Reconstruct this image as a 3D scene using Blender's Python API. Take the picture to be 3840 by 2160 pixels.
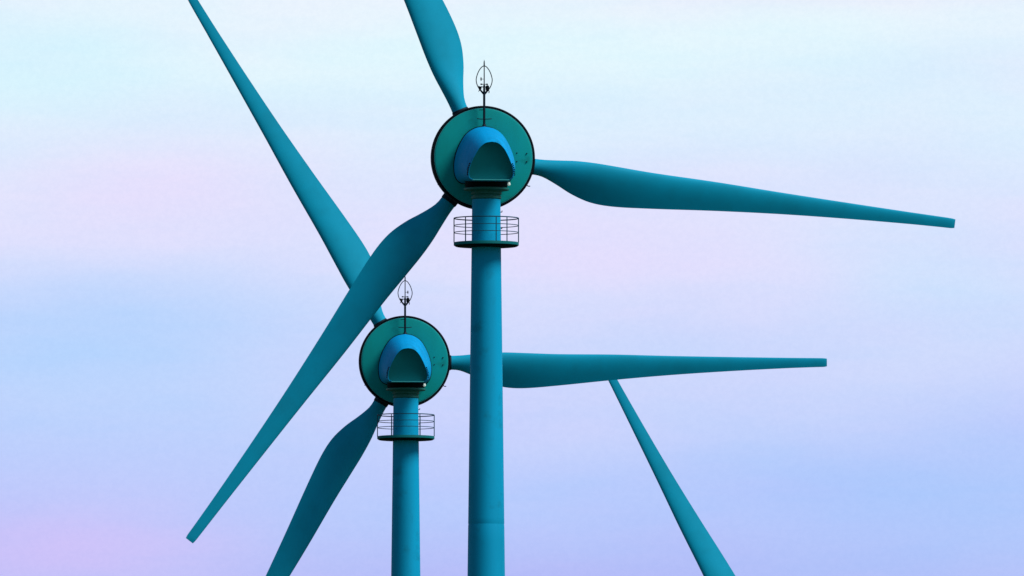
import bpy, bmesh, math, random
from mathutils import Matrix, Vector

for o in list(bpy.data.objects):
    bpy.data.objects.remove(o)
S = bpy.context.scene
C = S.collection
R = math.radians
random.seed(4)

# ------------------------------------------------------------------ camera
cam = bpy.data.cameras.new("camera")
cam.sensor_width = 36.0
cam.lens = 688.5
cam.clip_start = 1.0
cam.clip_end = 60000.0
co = bpy.data.objects.new("camera", cam)
C.objects.link(co)
co.location = (0, 0, 1.7)
co.rotation_euler = (R(90 + 3.64), 0, 0)
S.camera = co
S.render.resolution_x, S.render.resolution_y = 1024, 576

# ------------------------------------------------------------------ colour management
S.view_settings.view_transform = 'Standard'
S.view_settings.look = 'None'
S.view_settings.exposure = 0
S.view_settings.gamma = 1

# ------------------------------------------------------------------ sun + world
SUN_EL, SUN_AZ = R(50), R(116)          # azimuth clockwise from the view direction (+Y): soft light from the right
sun = bpy.data.lights.new("sun", 'SUN')
sun.energy = 3.2
sun.angle = R(24)
sun.color = (1.0, 0.96, 0.90)
so = bpy.data.objects.new("sun", sun)
C.objects.link(so)
d = Vector((math.sin(SUN_AZ) * math.cos(SUN_EL), math.cos(SUN_AZ) * math.cos(SUN_EL), math.sin(SUN_EL)))
so.rotation_euler = d.to_track_quat('Z', 'Y').to_euler()
so.location = (60, -40, 120)

world = bpy.data.worlds.new("World")
S.world = world
world.use_nodes = True
nt = world.node_tree
nt.nodes.clear()
N, L = nt.nodes.new, nt.links.new


def srgb(r, g, b):
    f = lambda c: (c / 255 / 12.92) if c / 255 <= 0.04045 else ((c / 255 + 0.055) / 1.055) ** 2.4
    return (f(r), f(g), f(b), 1.0)


def math_node(op, a, b=None, clamp=False):
    m = N('ShaderNodeMath'); m.operation = op; m.use_clamp = clamp
    for i, v in enumerate((a, b)):
        if v is None: continue
        if isinstance(v, (int, float)): m.inputs[i].default_value = v
        else: L(v, m.inputs[i])
    return m.outputs[0]


def maprange(v, a, b, c=0.0, d=1.0):
    m = N('ShaderNodeMapRange'); m.interpolation_type = 'SMOOTHSTEP'
    L(v, m.inputs['Value'])
    for k, x in zip(('From Min', 'From Max', 'To Min', 'To Max'), (a, b, c, d)): m.inputs[k].default_value = x
    return m.outputs[0]


def mixc(f, a, b, blend='MIX'):
    m = N('ShaderNodeMix'); m.data_type = 'RGBA'; m.blend_type = blend
    if isinstance(f, (int, float)): m.inputs[0].default_value = f
    else: L(f, m.inputs[0])
    for i, v in ((6, a), (7, b)):
        if isinstance(v, tuple): m.inputs[i].default_value = v
        else: L(v, m.inputs[i])
    return m.outputs[2]


tc = N('ShaderNodeTexCoord')
sep = N('ShaderNodeSeparateXYZ'); L(tc.outputs['Generated'], sep.inputs[0])
dx, dy, dz = sep.outputs


def sky_noise(scale, stretch, off, detail=3.0, rough=0.5):
    mp = N('ShaderNodeMapping'); L(tc.outputs['Generated'], mp.inputs[0])
    mp.inputs['Scale'].default_value = (scale * stretch, scale * stretch, scale)
    mp.inputs['Location'].default_value = off
    n = N('ShaderNodeTexNoise'); L(mp.outputs[0], n.inputs['Vector'])
    n.inputs['Scale'].default_value = 1.0
    n.inputs['Detail'].default_value = detail
    n.inputs['Roughness'].default_value = rough
    return n.outputs['Fac']


n1 = sky_noise(70, 0.42, (3.1, 0.4, 7.7), 2.5)
n2 = sky_noise(110, 0.30, (11.3, 2.2, 1.7), 3.0)
n3 = sky_noise(420, 0.16, (5.3, 9.2, 4.7), 5.0, 0.6)
n4 = sky_noise(3600, 0.8, (1.3, 4.2, 2.7), 3.0, 0.8)
# cloud sheet: pale cyan-white high up, lavender and periwinkle towards the horizon
h = math_node('ADD', dz, math_node('MULTIPLY', math_node('SUBTRACT', n1, 0.5), 0.012))
ramp = N('ShaderNodeValToRGB')
L(maprange(h, 0.0, 0.12), ramp.inputs[0])
ramp.color_ramp.interpolation = 'EASE'


def zpos(z):
    t = z / 0.12
    return t * t * (3 - 2 * t)


cr = ramp.color_ramp
stops = [(0.0, (196, 186, 240)), (0.047, (183, 190, 248)), (0.054, (189, 206, 254)), (0.061, (208, 218, 254)),
         (0.067, (226, 230, 255)), (0.0725, (224, 241, 255)), (0.077, (230, 249, 255)), (0.0785, (232, 248, 255)), (0.10, (205, 232, 252)), (0.12, (190, 220, 250))]
while len(cr.elements) < len(stops): cr.elements.new(0.5)
for e, (z, c) in zip(cr.elements, stops):
    e.position = zpos(z); e.color = srgb(*c)
sky = ramp.outputs[0]


def patch(col_in, cx, cz, sx, sz, colour, amount, wob=0.5):
    """a soft bank of cloud centred on one direction of the sky"""
    u = math_node('DIVIDE', math_node('SUBTRACT', dx, cx), sx)
    v = math_node('DIVIDE', math_node('SUBTRACT', dz, cz), sz)
    q = math_node('ADD', math_node('MULTIPLY', u, u), math_node('MULTIPLY', v, v))
    q = math_node('ADD', q, math_node('MULTIPLY', math_node('SUBTRACT', n2, 0.5), wob * 2.5))
    w = math_node('EXPONENT', math_node('MULTIPLY', q, -1.0))
    w = math_node('MULTIPLY', w, maprange(dy, 0.0, 0.3))
    w = math_node('MULTIPLY', w, amount, True)
    return mixc(w, col_in, srgb(*colour))


sky = patch(sky, -0.019, 0.0680, 0.011, 0.0035, (236, 226, 254), 0.85)     # pink bank, left
sky = patch(sky, -0.022, 0.0605, 0.012, 0.0042, (186, 214, 255), 0.85)    # blue gap, left
sky = patch(sky, -0.024, 0.0500, 0.011, 0.0030, (212, 196, 250), 0.75)    # pink low left
sky = patch(sky, -0.026, 0.0755, 0.008, 0.0030, (212, 246, 255), 0.8)     # cyan top left
sky = patch(sky, 0.016, 0.0788, 0.012, 0.0011, (240, 238, 252), 0.8)      # warm white top right
sky = patch(sky, 0.004, 0.0655, 0.009, 0.0030, (228, 222, 254), 0.5)      # pink behind the towers
sky = patch(sky, 0.019, 0.0525, 0.012, 0.0034, (168, 200, 253), 0.6)      # blue low right
sky = patch(sky, 0.024, 0.0640, 0.008, 0.0040, (206, 230, 255), 0.7)
sky = mixc(maprange(n2, 0.42, 0.72), sky, mixc(1.0, sky, (1.05, 0.965, 1.0, 1), 'MULTIPLY'))
sky = mixc(maprange(n3, 0.38, 0.66), sky, mixc(1.0, sky, (0.945, 0.99, 1.0, 1), 'MULTIPLY'))
sky = mixc(maprange(n4, 0.35, 0.65), sky, mixc(1.0, sky, (0.968, 0.976, 0.988, 1), 'MULTIPLY'))

nish = N('ShaderNodeTexSky'); nish.sky_type = 'NISHITA'; nish.sun_disc = False
nish.sun_elevation = SUN_EL
nish.sun_rotation = SUN_AZ
blue = mixc(1.0, nish.outputs[0], (0.07, 0.07, 0.07, 1), 'MULTIPLY')
# the bright cloud sheet covers the part of the sky beyond the turbines, the rest is clear dusk sky
cover = math_node('MULTIPLY', maprange(dy, 0.55, 0.97), maprange(dz, 0.55, 0.12))
final = mixc(cover, blue, sky)
bg = N('ShaderNodeBackground'); L(final, bg.inputs[0]); bg.inputs[1].default_value = 1.0
out = N('ShaderNodeOutputWorld'); L(bg.outputs[0], out.inputs[0])


# ------------------------------------------------------------------ materials
def paint(name, base, rough=0.42, dirt=0.25, scale=0.8, streak=6.0, spec=0.4, metal=0.0, emit=0.0, blotch=(0.60, 0.72)):
    m = bpy.data.materials.new(name); m.use_nodes = True
    t = m.node_tree; b = t.nodes['Principled BSDF']
    tcn = t.nodes.new('ShaderNodeTexCoord')
    mp = t.nodes.new('ShaderNodeMapping'); mp.inputs['Scale'].default_value = (scale * streak, scale * streak, scale)
    t.links.new(tcn.outputs['Object'], mp.inputs[0])
    no = t.nodes.new('ShaderNodeTexNoise'); no.inputs['Scale'].default_value = 1; no.inputs['Detail'].default_value = 5
    t.links.new(mp.outputs[0], no.inputs['Vector'])
    no2 = t.nodes.new('ShaderNodeTexNoise'); no2.inputs['Scale'].default_value = 1.1; no2.inputs['Detail'].default_value = 4
    t.links.new(tcn.outputs['Object'], no2.inputs['Vector'])
    mr = t.nodes.new('ShaderNodeMapRange'); mr.inputs['From Min'].default_value = 0.45; mr.inputs['From Max'].default_value = 0.8
    t.links.new(no.outputs['Fac'], mr.inputs['Value'])
    mr2 = t.nodes.new('ShaderNodeMapRange'); mr2.inputs['From Min'].default_value, mr2.inputs['From Max'].default_value = blotch
    t.links.new(no2.outputs['Fac'], mr2.inputs['Value'])
    ad = t.nodes.new('ShaderNodeMath'); ad.operation = 'ADD'
    t.links.new(mr.outputs[0], ad.inputs[0]); t.links.new(mr2.outputs[0], ad.inputs[1])
    mu = t.nodes.new('ShaderNodeMath'); mu.operation = 'MULTIPLY'; mu.inputs[1].default_value = dirt; mu.use_clamp = True
    t.links.new(ad.outputs[0], mu.inputs[0])
    mx = t.nodes.new('ShaderNodeMix'); mx.data_type = 'RGBA'
    t.links.new(mu.outputs[0], mx.inputs[0])
    mx.inputs[6].default_value = (*base, 1)
    mx.inputs[7].default_value = (base[0] * 0.5 + 0.004, base[1] * 0.5, base[2] * 0.45, 1)
    t.links.new(mx.outputs[2], b.inputs['Base Color'])
    rr = t.nodes.new('ShaderNodeMapRange'); rr.inputs['To Min'].default_value = rough; rr.inputs['To Max'].default_value = rough + 0.25
    t.links.new(no2.outputs['Fac'], rr.inputs['Value']); t.links.new(rr.outputs[0], b.inputs['Roughness'])
    b.inputs['Specular IOR Level'].default_value = spec
    b.inputs['Metallic'].default_value = metal
    if emit:
        b.inputs['Emission Color'].default_value = (0.8, 1, 0.95, 1); b.inputs['Emission Strength'].default_value = emit
    return m


M = {
    'tower': paint('tower_paint', (0.0, 0.37, 0.66), 0.5, 0.4, 0.12, 9.0, 0.10),
    'nacelle': paint('nacelle_paint', (0.0, 0.35, 0.76), 0.5, 0.4, 0.5, 3.0, 0.08),
    'disc': paint('generator_paint', (0.0, 0.35, 0.345), 0.55, 0.45, 0.3, 2.5, 0.12),
    'tail': paint('tail_shade_paint', (0.0, 0.155, 0.185), 0.6, 0.2, 0.6, 2.0, 0.12),  # darker than the nacelle: shade on the downward-facing tail put into the colour
    'blade': paint('blade_paint', (0.0, 0.37, 0.59), 0.5, 0.3, 0.25, 1.0, 0.12, blotch=(0.45, 1.0)),
    'dark': paint('black_parts_and_shade', (0.002, 0.006, 0.010), 0.6, 0.1, 1.0, 1.0, 0.1),  # black fittings; also paints in shade on the neck and below the platform
    'steel': paint('dark_steel', (0.003, 0.016, 0.030), 0.5, 0.2, 1.0, 1.0, 0.15),
    'rail': paint('rail_steel', (0.004, 0.085, 0.15), 0.5, 0.2, 1.0, 1.0, 0.2),
    'ring': paint('yaw_ring_paint', (0.01, 0.16, 0.15), 0.4, 0.3, 1.5, 1.0, 0.3),
    'deck': paint('platform_paint', (0.0, 0.16, 0.18), 0.5, 0.3, 1.0, 1.0, 0.15),
    'lip': paint('lip_light_paint', (0.05, 0.42, 0.45), 0.4, 0.1, 1.0, 1.0, 0.3),
    'lamp': paint('lamp_glass', (0.75, 0.9, 0.85), 0.15, 0.0, 1.0, 1.0, 0.5, 0.0, 0.25),
}


# ------------------------------------------------------------------ mesh helpers
def finish(name, bm, mat, parent=None, local=None, smooth=True, angle=35):
    bmesh.ops.remove_doubles(bm, verts=bm.verts, dist=1e-5)
    bmesh.ops.recalc_face_normals(bm, faces=bm.faces)
    me = bpy.data.meshes.new(name); bm.to_mesh(me); bm.free()
    me.materials.append(mat)
    if smooth:
        me.shade_smooth(); me.set_sharp_from_angle(angle=R(angle))
    o = bpy.data.objects.new(name, me); C.objects.link(o)
    if parent is not None: o.parent = parent
    if local is not None: o.matrix_local = local
    return o


def bridge(bm, a, b, closed=True):
    n = len(a)
    for i in range(n if closed else n - 1):
        j = (i + 1) % n
        bm.faces.new((a[i], a[j], b[j], b[i]))


def lathe(bm, prof, axis='Z', seg=64, centre=(0, 0, 0)):
    """prof: list of (radius, height); radius 0 closes."""
    rings = []
    cx, cy, cz = centre
    for r, z in prof:
        if r < 1e-6:
            p = (cx, cy, cz + z) if axis == 'Z' else (cx, cy + z, cz)
            rings.append([bm.verts.new(p)])
            continue
        ring = []
        for i in range(seg):
            a = 2 * math.pi * i / seg
            if axis == 'Z': ring.append(bm.verts.new((cx + r * math.cos(a), cy + r * math.sin(a), cz + z)))
            else: ring.append(bm.verts.new((cx + r * math.cos(a), cy + z, cz + r * math.sin(a))))
        rings.append(ring)
    for a, b in zip(rings, rings[1:]):
        if len(a) == 1 and len(b) == 1: continue
        if len(a) == 1:
            for i in range(seg): bm.faces.new((a[0], b[i], b[(i + 1) % seg]))
        elif len(b) == 1:
            for i in range(seg): bm.faces.new((a[i], a[(i + 1) % seg], b[0]))
        else: bridge(bm, a, b)


def tube(bm, pts, r, seg=10, closed=False, caps=True):
    pts = [Vector(p) for p in pts]
    rs = r if isinstance(r, (list, tuple)) else [r] * len(pts)
    n = len(pts); rings = []
    up = Vector((0, 1, 0.013)).normalized()
    for i, p in enumerate(pts):
        a = pts[(i - 1) % n] if (closed or i > 0) else p
        b = pts[(i + 1) % n] if (closed or i < n - 1) else p
        t = (b - a).normalized()
        u = t.cross(up)
        if u.length < 0.05: u = t.cross(Vector((1, 0, 0.02)))
        u.normalize(); v = t.cross(u).normalized()
        rings.append([bm.verts.new(p + (u * math.cos(2 * math.pi * k / seg) + v * math.sin(2 * math.pi * k / seg)) * rs[i]) for k in range(seg)])
    for a, b in zip(rings, rings[1:]): bridge(bm, a, b)
    if closed: bridge(bm, rings[-1], rings[0])
    elif caps:
        bm.faces.new(rings[0][::-1]); bm.faces.new(rings[-1])


def ring_pts(rad, z, seg=72):
    return [(rad * math.cos(2 * math.pi * i / seg), rad * math.sin(2 * math.pi * i / seg), z) for i in range(seg)]


def box(bm, c, s, bev=0.0):
    g = bmesh.ops.create_cube(bm, size=1.0, matrix=Matrix.Translation(c) @ Matrix.Diagonal((*s, 1)))
    if bev:
        es = list({e for v in g['verts'] for e in v.link_edges})
        bmesh.ops.bevel(bm, geom=es, offset=bev, segments=2, affect='EDGES')


def lerp_table(tab, x):
    if x <= tab[0][0]: return tab[0][1:]
    for a, b in zip(tab, tab[1:]):
        if x <= b[0]:
            t = (x - a[0]) / (b[0] - a[0]); t2 = t
            return tuple(p + (q - p) * t2 for p, q in zip(a[1:], b[1:]))
    return tab[-1][1:]


def catmull(tab, x):
    """smooth interpolation of a table (x, y...)"""
    n = len(tab)
    if x <= tab[0][0]: return tab[0][1:]
    if x >= tab[-1][0]: return tab[-1][1:]
    for i in range(n - 1):
        if x <= tab[i + 1][0]:
            x0, x1 = tab[i][0], tab[i + 1][0]; t = (x - x0) / (x1 - x0)
            res = []
            for k in range(1, len(tab[0])):
                y0, y1 = tab[i][k], tab[i + 1][k]
                m0 = (y1 - tab[i - 1][k]) / (x1 - tab[i - 1][0]) if i > 0 else (y1 - y0) / (x1 - x0)
                m1 = (tab[i + 2][k] - y0) / (tab[i + 2][0] - x0) if i + 2 < n else (y1 - y0) / (x1 - x0)
                hh = x1 - x0
                res.append((2 * t**3 - 3 * t * t + 1) * y0 + (t**3 - 2 * t * t + t) * hh * m0 + (-2 * t**3 + 3 * t * t) * y1 + (t**3 - t * t) * hh * m1)
            return tuple(res)


# ------------------------------------------------------------------ ground
def ground_height(x, y):
    t = min(1, max(0, (y - 1050) / 110.0)); t = t * t * (3 - 2 * t)
    return -9.5 * t + 0.25 * math.sin(x * 0.013) * math.sin(y * 0.011) * min(1, abs(y - 900) / 200)


def build_ground():
    bm = bmesh.new()
    def axis(lo, hi, near_lo, near_hi, step, big):
        v = []; x = near_lo
        while x <= near_hi: v.append(x); x += step
        g = step; x = near_lo
        while x > lo: g *= big; x -= g; v.insert(0, max(x, lo))
        g = step; x = v[-1]
        while x < hi: g *= big; x += g; v.append(min(x, hi))
        return v
    xs = axis(-20000, 20000, -200, 200, 20, 1.35); ys = axis(-20000, 20000, -100, 1400, 20, 1.35)
    grid = [[bm.verts.new((x, y, ground_height(x, y))) for x in xs] for y in ys]
    for r0, r1 in zip(grid, grid[1:]):
        for i in range(len(xs) - 1): bm.faces.new((r0[i], r0[i + 1], r1[i + 1], r1[i]))
    m = bpy.data.materials.new('field_grass'); m.use_nodes = True
    t = m.node_tree; b = t.nodes['Principled BSDF']; b.inputs['Roughness'].default_value = 0.95
    b.inputs['Specular IOR Level'].default_value = 0.05
    tcn = t.nodes.new('ShaderNodeTexCoord')
    n = t.nodes.new('ShaderNodeTexNoise'); n.inputs['Scale'].default_value = 0.02; n.inputs['Detail'].default_value = 8
    t.links.new(tcn.outputs['Object'], n.inputs['Vector'])
    r = t.nodes.new('ShaderNodeValToRGB'); t.links.new(n.outputs['Fac'], r.inputs[0])
    r.color_ramp.elements[0].position = 0.35; r.color_ramp.elements[0].color = (0.030, 0.055, 0.022, 1)
    r.color_ramp.elements[1].position = 0.7; r.color_ramp.elements[1].color = (0.075, 0.085, 0.040, 1)
    t.links.new(r.outputs[0], b.inputs['Base Color'])
    o = finish('ground', bm, m, smooth=True, angle=80)
    o['kind'] = 'structure'
    return o


build_ground()

# ------------------------------------------------------------------ turbine meshes
# head frame: origin at the rotor axis above the tower centre, +Y towards the rotor, Z up, metres
DISC_Y = 1.30        # rear face of the generator
ROTOR_Y = 2.75       # blade plane

BLADE = [  # r, leading (up), trailing (down), thickness, roundness(0 circle..1 airfoil), twist deg
    (2.30, 0.36, 0.36, 0.72, 0.00, 10),
    (2.90, 0.37, 0.40, 0.70, 0.15, 12),
    (3.60, 0.43, 0.66, 0.66, 0.55, 14),
    (4.40, 0.51, 1.02, 0.60, 0.85, 14),
    (5.30, 0.53, 1.28, 0.54, 1.00, 13),
    (6.30, 0.50, 1.34, 0.48, 1.00, 11),
    (8.00, 0.44, 1.22, 0.40, 1.00, 8),
    (11.0, 0.41, 0.93, 0.30, 1.00, 5),
    (14.0, 0.33, 0.68, 0.22, 1.00, 3),
    (17.0, 0.27, 0.49, 0.16, 1.00, 1.5),
    (20.0, 0.22, 0.34, 0.11, 1.00, 0.5),
    (21.7, 0.20, 0.28, 0.08, 1.00, 0),
    (22.1, 0.19, 0.27, 0.07, 1.00, 0),
    (22.25, 0.165, 0.24, 0.03, 1.00, 0),
]


def blade_mesh():
    bm = bmesh.new(); seg = 32; rings = []
    rs = [2.30 + (21.7 - 2.30) * i / 90 for i in range(91)] + [21.9, 22.05, 22.15, 22.22, 22.25]
    for r in rs:
        up, dn, th, b, tw = catmull(BLADE, r)
        c = up + dn; zc = (up - dn) / 2; ring = []
        for k in range(seg):
            a = 2 * math.pi * k / seg; ca, sa = math.cos(a), math.sin(a)
            z = zc + c / 2 * ca
            f = 1 - b * (1 - ((1 + ca) / 2) ** 0.62 * 1.25)
            y = th / 2 * sa * max(f, 0.03)
            t = R(tw)
            z2 = z * math.cos(t) + y * math.sin(t) * 1.0
            y2 = y * math.cos(t) - z * math.sin(t)
            ring.append(bm.verts.new((r, y2, z2 / math.cos(t) * 1.0 if abs(t) > 0 else z2)))
        rings.append(ring)
    for a, b in zip(rings, rings[1:]): bridge(bm, a, b)
    bm.faces.new(rings[0][::-1]); bm.faces.new(rings[-1])
    return bm


BASE = [(0, 0.0, 1.42), (1, 0.42, 1.33), (2, 0.80, 1.08), (3, 1.08, 0.66), (4, 1.27, 0.20), (5, 1.37, -0.30), (6, 1.34, -0.80), (7, 1.16, -1.12), (8, 0.80, -1.22), (9, 0.0, -1.24)]
TAIL = [(0, 0.0, 0.70), (1, 0.30, 0.64), (2, 0.56, 0.42), (3, 0.75, 0.12), (4, 0.91, -0.22), (5, 1.02, -0.55), (6, 1.03, -0.82), (7, 0.93, -1.00), (8, 0.60, -1.045), (9, 0.0, -1.05)]


TAIL = [(i, w, z - 0.24) for i, w, z in TAIL]
ZT = -0.49            # middle height of the tail outline


def outline(tab, n=30):
    right = []
    for i in range(n + 1):
        w, z = catmull(tab, 9 * i / n)
        right.append((max(w, 0), z))
    return right + [(-w, z) for w, z in right[-2:0:-1]]


def nacelle_mesh():
    bm = bmesh.new()
    ob, ot = outline(BASE), outline(TAIL)
    rings = []
    K = [0, 0.08, 0.18, 0.3, 0.42, 0.54, 0.66, 0.77, 0.87, 0.94, 0.98, 1.0]
    for k in K:
        Y = DISC_Y - 0.01 - k * 4.0
        f = k ** 1.7
        ring = []
        for (wx, wz), (tx, tz) in zip(ob, ot):
            x = wx + (tx - wx) * f; z = wz + (tz - wz) * f
            y = Y + (0.70 - z) * 0.30 * max(0, (k - 0.4) / 0.6) ** 1.5
            ring.append(bm.verts.new((x, y, z)))
        rings.append(ring)
    # rolled lip
    last = rings[-1]
    for s, dy in ((0.995, -0.008), (0.982, -0.010), (0.972, 0.02)):
        ring = [bm.verts.new((v.co.x * s, v.co.y + dy, ZT + (v.co.z - ZT) * s)) for v in last]
        rings.append(ring)
    for a, b in zip(rings, rings[1:]): bridge(bm, a, b)
    bm.faces.new(rings[0])
    return bm


def tail_panel_mesh():
    bm = bmesh.new(); ot = outline(TAIL); rings = []
    for s in (0.976, 0.93, 0.8, 0.68, 0.55, 0.42, 0.28, 0.14, 0.0):
        if s == 0.0:
            rings.append([bm.verts.new((0, DISC_Y - 4.01 + (0.70 - ZT) * 0.30 + 0.02 + 0.09, ZT))]); continue
        ring = []
        for x, z in ot:
            xx = x * s; zz = ZT + (z - ZT) * s
            y = DISC_Y - 4.01 + (0.70 - zz) * 0.30 + 0.02 + 0.09 * (1 - (s / 0.976) ** 2.2) * 1.0
            ring.append(bm.verts.new((xx, y, zz)))
        rings.append(ring)
    for a, b in zip(rings, rings[1:]):
        if len(b) == 1:
            for i in range(len(a)): bm.faces.new((a[i], a[(i + 1) % len(a)], b[0]))
        else: bridge(bm, a, b)
    return bm


def head_parts(root, H, yaw, angles, cups, scale_dummy=1):
    hm = Matrix.Translation((0, 0, H)) @ Matrix.Rotation(R(yaw), 4, 'Z')
    first = 'nacelle' not in PROTO

    def part(name, builder, mat, parent, local=None):
        """first turbine builds the mesh, the others reuse its data"""
        key = name
        while key in part.used: key += '_'
        part.used.add(key)
        if key in PROTO:
            o = PROTO[key].copy(); C.objects.link(o); o.parent = parent
            o.matrix_parent_inverse = Matrix(); o.matrix_local = local if local is not None else Matrix()
            return o
        bm = builder()
        o = finish(name, bm, M[mat], parent, local)
        PROTO[key] = o
        return o
    part.used = set()

    nac = part('nacelle', nacelle_mesh, 'nacelle', root, hm)
    part('tail_panel', tail_panel_mesh, 'tail', nac)

    def lit_sill():
        bm = bmesh.new(); box(bm, (0, DISC_Y - 4.0 + 0.46, -1.285), (1.70, 0.16, 0.045), 0.012); return bm
    part('lit_sill', lit_sill, 'lip', nac)  # pale strip: light caught by the tail's lower lip put into the colour

    def vent(side):
        def f():
            bm = bmesh.new()
            for i in range(7):
                z = -0.54 - i * 0.085
                kk = 0.92; w = lerp_table([(-z_, w_) for _, w_, z_ in TAIL], -z)[0] + 0.055
                box(bm, (side * w, DISC_Y - 3.55, z), (0.05, 0.26, 0.05), 0.01)
            return bm
        return f
    part('vent', vent(-1), 'dark', nac); part('vent', vent(1), 'dark', nac)

    def seam():
        bm = bmesh.new(); ob = outline(BASE)
        pts = [(x * 1.0, DISC_Y - 0.04, z) for x, z in ob]
        tube(bm, pts, 0.035, 8, closed=True); return bm
    part('seal', seam, 'dark', nac)

    def lamp():
        bm = bmesh.new()
        lathe(bm, [(0, -0.07), (0.028, -0.064), (0.05, -0.05), (0.066, -0.025), (0.072, 0), (0.066, 0.025), (0.05, 0.045), (0.05, 0.10), (0, 0.10)], 'Z', 24, (0.92, -1.35, -1.42)); return bm
    part('lamp', lamp, 'lamp', nac)

    # neck between nacelle floor and tower, coloured black as the shadow below the nacelle
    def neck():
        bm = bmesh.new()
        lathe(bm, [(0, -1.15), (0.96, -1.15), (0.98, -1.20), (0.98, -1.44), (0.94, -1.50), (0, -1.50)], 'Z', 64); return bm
    part('shaded_neck', neck, 'dark', root, hm)

    def yring():
        bm = bmesh.new()
        lathe(bm, [(0, -1.50), (1.00, -1.505), (1.045, -1.525), (1.045, -1.60), (1.0, -1.625), (0.80, -1.645), (0.72, -1.66), (0.69, -1.70),
                   (0.69, -1.73), (0.715, -1.745), (0.715, -1.79), (0.67, -1.81), (0.64, -1.85), (0.64, -1.88), (0.69, -1.895), (0.69, -1.99), (0.66, -2.01), (0.62, -2.05), (0, -2.05)], 'Z', 64)
        return bm
    part('yaw_ring', yring, 'ring', root, hm)

    # generator: large disc with a black edge ring
    def gen():
        bm = bmesh.new()
        Y = DISC_Y
        lathe(bm, [(0, Y), (1.5, Y + 0.0), (2.15, Y + 0.03), (2.235, Y + 0.045), (2.262, Y + 0.08), (2.262, Y + 0.16), (2.10, Y + 0.18), (2.10, Y + 0.60), (0, Y + 0.60)], 'Y', 128)
        return bm
    g = part('generator', gen, 'disc', root, hm)

    def rim():
        bm = bmesh.new(); Y = DISC_Y
        lathe(bm, [(2.11, Y + 0.10), (2.285, Y + 0.09), (2.35, Y + 0.075), (2.395, Y + 0.10), (2.40, Y + 0.16), (2.40, Y + 0.62), (2.34, Y + 0.72), (2.11, Y + 0.74), (2.11, Y + 0.10)], 'Y', 128)
        return bm
    part('rim', rim, 'dark', g)

    def bead():
        bm = bmesh.new(); Y = DISC_Y
        tube(bm, [(2.268 * math.cos(a), Y + 0.075, 2.268 * math.sin(a)) for a in [2 * math.pi * i / 128 for i in range(128)]], 0.012, 6, closed=True)
        return bm
    part('edge_bead', bead, 'lip', g)
    for (bx, bz) in ((1.54, 0.21), (2.00, 0.19), (1.54, -0.18), (2.00, -0.19)):
        def bolt(bx=bx, bz=bz):
            bm = bmesh.new()
            lathe(bm, [(0, -0.02), (0.026, -0.02), (0.032, -0.012), (0.032, 0.06), (0, 0.06)], 'Y', 12, (bx, DISC_Y, bz)); return bm
        part('bolt', bolt, 'steel', g)
    for ang in (211, 328):
        def lug(ang=ang):
            bm = bmesh.new(); a = R(ang); c, s = math.cos(a), math.sin(a)
            tube(bm, [(2.38 * c, DISC_Y + 0.2, 2.38 * s), (2.46 * c, DISC_Y + 0.2, 2.46 * s), (2.50 * c + 0.06, DISC_Y + 0.2, 2.50 * s + 0.02)], 0.022, 8); return bm
        part('lug', lug, 'dark', g)

    def spin():
        bm = bmesh.new(); Y = DISC_Y
        lathe(bm, [(0, Y + 0.62), (2.05, Y + 0.62), (2.15, Y + 0.80), (2.05, Y + 1.15), (1.75, Y + 1.75), (1.40, Y + 2.35), (1.0, Y + 2.85), (0.5, Y + 3.15), (0, Y + 3.25)], 'Y', 96)
        return bm
    part('spinner', spin, 'nacelle', root, hm)

    for a in angles:
        bl = hm @ Matrix.Translation((0, ROTOR_Y, 0)) @ Matrix.Rotation(-R(a), 4, 'Y')
        if 'blade' in PROTO:
            b = PROTO['blade'].copy(); C.objects.link(b); b.parent = root; b.matrix_parent_inverse = Matrix(); b.matrix_local = bl
            k = PROTO['root_collar'].copy(); C.objects.link(k); k.parent = b; k.matrix_parent_inverse = Matrix(); k.matrix_local = Matrix()
        else:
            b = finish('blade', blade_mesh(), M['blade'], root, bl, angle=50); PROTO['blade'] = b
            bm = bmesh.new()
            tube(bm, [(1.70, 0, 0), (2.40, 0, 0), (2.46, 0, 0), (2.50, 0, 0)], [0.40, 0.40, 0.395, 0.37], 32)
            PROTO['root_collar'] = finish('root_collar', bm, M['steel'], b)

    # mast with lightning loop and wind instruments
    MY = 1.0

    def mast():
        bm = bmesh.new()
        tube(bm, [(0, MY, 1.30), (0, MY, 1.48), (0, MY, 1.52), (0, MY, 2.90), (0, MY, 3.30), (0, MY, 3.34), (0, MY, 4.17), (0, MY, 4.22), (0, MY, 4.38), (0, MY, 4.50)],
             [0.12, 0.085, 0.055, 0.055, 0.050, 0.026, 0.024, 0.032, 0.028, 0.004], 12)
        return bm
    ms = part('mast', mast, 'steel', root, hm)

    def rung():
        bm = bmesh.new(); tube(bm, [(-0.34, MY - 0.02, 1.765), (-0.16, MY - 0.05, 1.745), (0.16, MY - 0.05, 1.745), (0.34, MY - 0.02, 1.765)], 0.020, 8)
        return bm
    part('crossbar', rung, 'steel', ms)

    def stub():
        bm = bmesh.new(); tube(bm, [(-0.24, MY - 0.02, 2.17), (0.0, MY - 0.02, 2.18)], 0.018, 8); return bm
    part('step', stub, 'steel', ms)

    def loop():
        bm = bmesh.new()
        tab = [(0, 0.0, 4.22), (1, 0.13, 4.14), (2, 0.27, 3.93), (3, 0.36, 3.66), (4, 0.365, 3.48), (5, 0.31, 3.29), (6, 0.215, 3.12), (7, 0.05, 2.90)]
        pts = [catmull(tab, 7 * i / 40) for i in range(41)]
        for s in (-1, 1): tube(bm, [(s * x, MY, z) for x, z in pts], 0.021, 8)
        return bm
    part('lightning_loop', loop, 'steel', ms)

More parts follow.
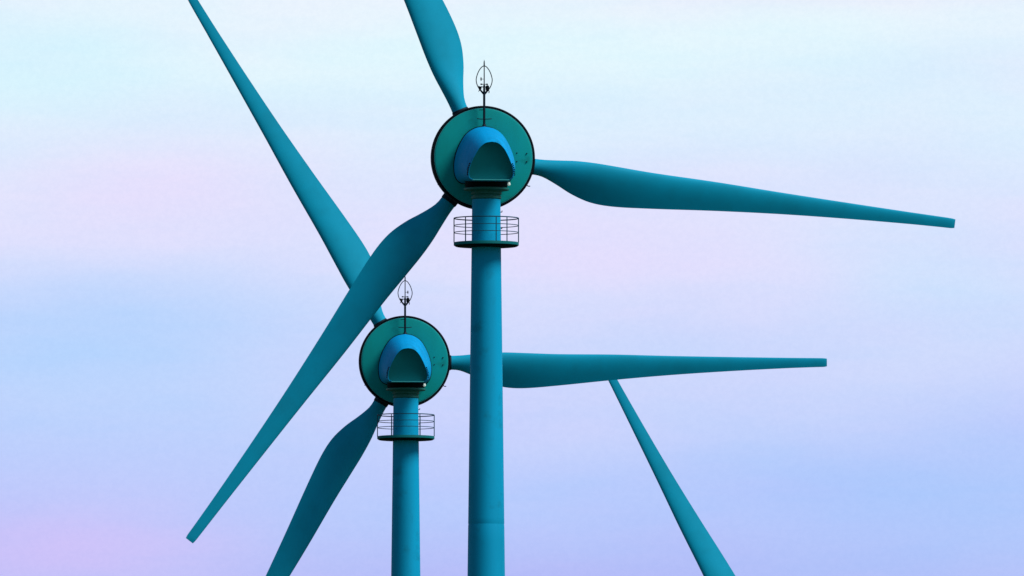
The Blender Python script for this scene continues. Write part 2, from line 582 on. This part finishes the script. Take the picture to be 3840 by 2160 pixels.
    def arms():
        bm = bmesh.new()
        for s in (-1, 1):
            tube(bm, [(0, MY, 2.92), (s * 0.12, MY, 3.04), (s * 0.20, MY, 3.14)], 0.030, 8)
        tube(bm, [(-0.22, MY, 3.235), (0.22, MY, 3.235)], 0.022, 8)
        tube(bm, [(-0.16, MY, 3.36), (0.16, MY, 3.36)], 0.016, 8)
        for s in (-1, 1):
            lathe(bm, [(0, -0.035), (0.04, -0.03), (0.052, 0), (0.04, 0.03), (0, 0.035)], 'Z', 12, (s * 0.13, MY, 3.36))
        return bm
    part('instrument_arm', arms, 'steel', ms)

    def vane():      # left: swallow-tailed wind vane body
        bm = bmesh.new()
        prof = [(-0.28, 3.00), (-0.235, 3.10), (-0.265, 3.29), (-0.20, 3.25), (-0.12, 3.27), (-0.13, 3.15), (-0.17, 3.09)]
        f = [bm.verts.new((x, MY - 0.05, z)) for x, z in prof]; b = [bm.verts.new((x, MY + 0.05, z)) for x, z in prof]
        bm.faces.new(f); bm.faces.new(b[::-1]); bridge(bm, f, b); return bm
    part('wind_vane', vane, 'dark', ms)

    def anem():
        bm = bmesh.new()
        lathe(bm, [(0, 3.03), (0.06, 3.05), (0.085, 3.11), (0.09, 3.20), (0.075, 3.28), (0.04, 3.31), (0, 3.32)], 'Z', 16, (0.15, MY, 0))
        tube(bm, [(0.20, MY, 3.10), (0.23, MY, 3.02), (0.215, MY, 2.95)], 0.020, 8)
        return bm
    part('anemometer', anem, 'dark', ms)

    def cup():
        bm = bmesh.new()
        lathe(bm, [(0, -0.10), (0.02, -0.07), (0.035, 0.0), (0.02, 0.07), (0, 0.10)], 'Z', 12, (cups * 0.145, MY, 3.60))
        tube(bm, [(0, MY, 3.60), (cups * 0.145, MY, 3.60)], 0.010, 6)
        return bm
    finish('wind_cup', cup(), M['dark'], ms)


PROTO = {}


def turbine(name, label, x, y, H, yaw, a0, post_angles, cups):
    zg = ground_height(x, y)
    root = bpy.data.objects.new(name, None); C.objects.link(root)
    root.location = (x, y, zg); root['label'] = label; root['category'] = 'wind turbine'
    root['group'] = 'wind turbines of the wind farm'
    hub = H - zg          # hub height above this turbine's own ground
    # tower: tapered steel tube with slight flange seams
    bm = bmesh.new(); top = hub - 2.02
    rad = lambda zz: 0.652 + (top - zz) * 0.0121
    prof = [(0, 0), (rad(0) + 0.25, 0.0), (rad(0) + 0.25, 0.25), (rad(0), 0.27)]
    z = 2.0
    seams = [top - 15.0, top - 32.0, top - 48.0]
    zs = sorted([top * i / 60 for i in range(1, 60) ] + seams)
    for z in zs:
        if z in seams:
            prof += [(rad(z), z - 0.06), (rad(z) - 0.008, z - 0.02), (rad(z) - 0.008, z + 0.02), (rad(z), z + 0.06)]
        elif min(abs(z - s) for s in seams) > 0.2: prof.append((rad(z), z))
    prof += [(0.652, top - 0.02), (0.60, top), (0, top)]
    lathe(bm, prof, 'Z', 72)
    tw = finish('tower', bm, M['tower'], root)
    bm = bmesh.new()      # access door at the foot
    box(bm, (0, -rad(1.5) - 0.01, 1.5), (0.8, 0.12, 2.0), 0.04)
    finish('door', bm, M['deck'], tw)
    for k, (dz_, s) in enumerate(((-2.62, 1), (-3.38, 1))):
        bm = bmesh.new(); tube(bm, [(0.62, 0, hub + dz_), (0.72, -0.02, hub + dz_), (0.73, -0.02, hub + dz_ + 0.07)], 0.022, 8)
        finish('cable_bracket', bm, M['steel'], tw)
    # service platform under the nacelle
    pm = Matrix.Translation((0, 0, hub - 0.09))
    bm = bmesh.new()
    lathe(bm, [(0.655, -3.945), (1.47, -3.945), (1.495, -3.93), (1.50, -3.95), (1.50, -4.06), (1.485, -4.075), (1.20, -4.075), (1.18, -4.065), (0.655, -4.065), (0.655, -3.945)], 'Z', 96)
    pf = finish('platform', bm, M['deck'], root, pm)
    for nm, z, r in (('handrail', -2.815, 0.026), ('mid_rail', -3.15, 0.018), ('mid_rail', -3.475, 0.018)):
        bm = bmesh.new(); tube(bm, ring_pts(1.485, z), r, 8, closed=True); finish(nm, bm, M['rail'], pf)
    for a in post_angles:
        bm = bmesh.new(); px, py = 1.485 * math.sin(R(a)), -1.485 * math.cos(R(a))
        tube(bm, [(px, py, -3.93), (px, py, -2.815)], 0.024, 8); finish('rail_post', bm, M['rail'], pf)
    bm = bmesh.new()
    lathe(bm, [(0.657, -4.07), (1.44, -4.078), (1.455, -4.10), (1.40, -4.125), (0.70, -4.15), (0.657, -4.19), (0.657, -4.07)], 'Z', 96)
    finish('underside_shade', bm, M['dark'], pf)  # black: the shade below the deck is put into the colour
    head_parts(root, hub, yaw, [a0, a0 + 120, a0 + 240], cups)
    return root


# x, y, hub height over the camera's ground
turbine('wind_turbine', 'largest, nearest teal wind turbine, whose tall tower stands right of the shorter one',
        -1.185, 900.0, 65.075, 5.6, -7.2, (18, 90, 140, 40, -40, -90, -140, 180), -1)
turbine('wind_turbine', 'smaller teal wind turbine with its hub lower left, one blade passing behind the tallest tower',
        -5.554, 1023.0, 63.02, 2.7, 0.3, (90, 30, 150, -30, -90, -150), 1)
turbine('wind_turbine', 'farthest wind turbine, mostly below the picture, only one blade rising at the lower right',
        15.66, 1185.0, 53.05, 3.0, -3.0, (90, 30, 150, -30, -90, -150), 1)
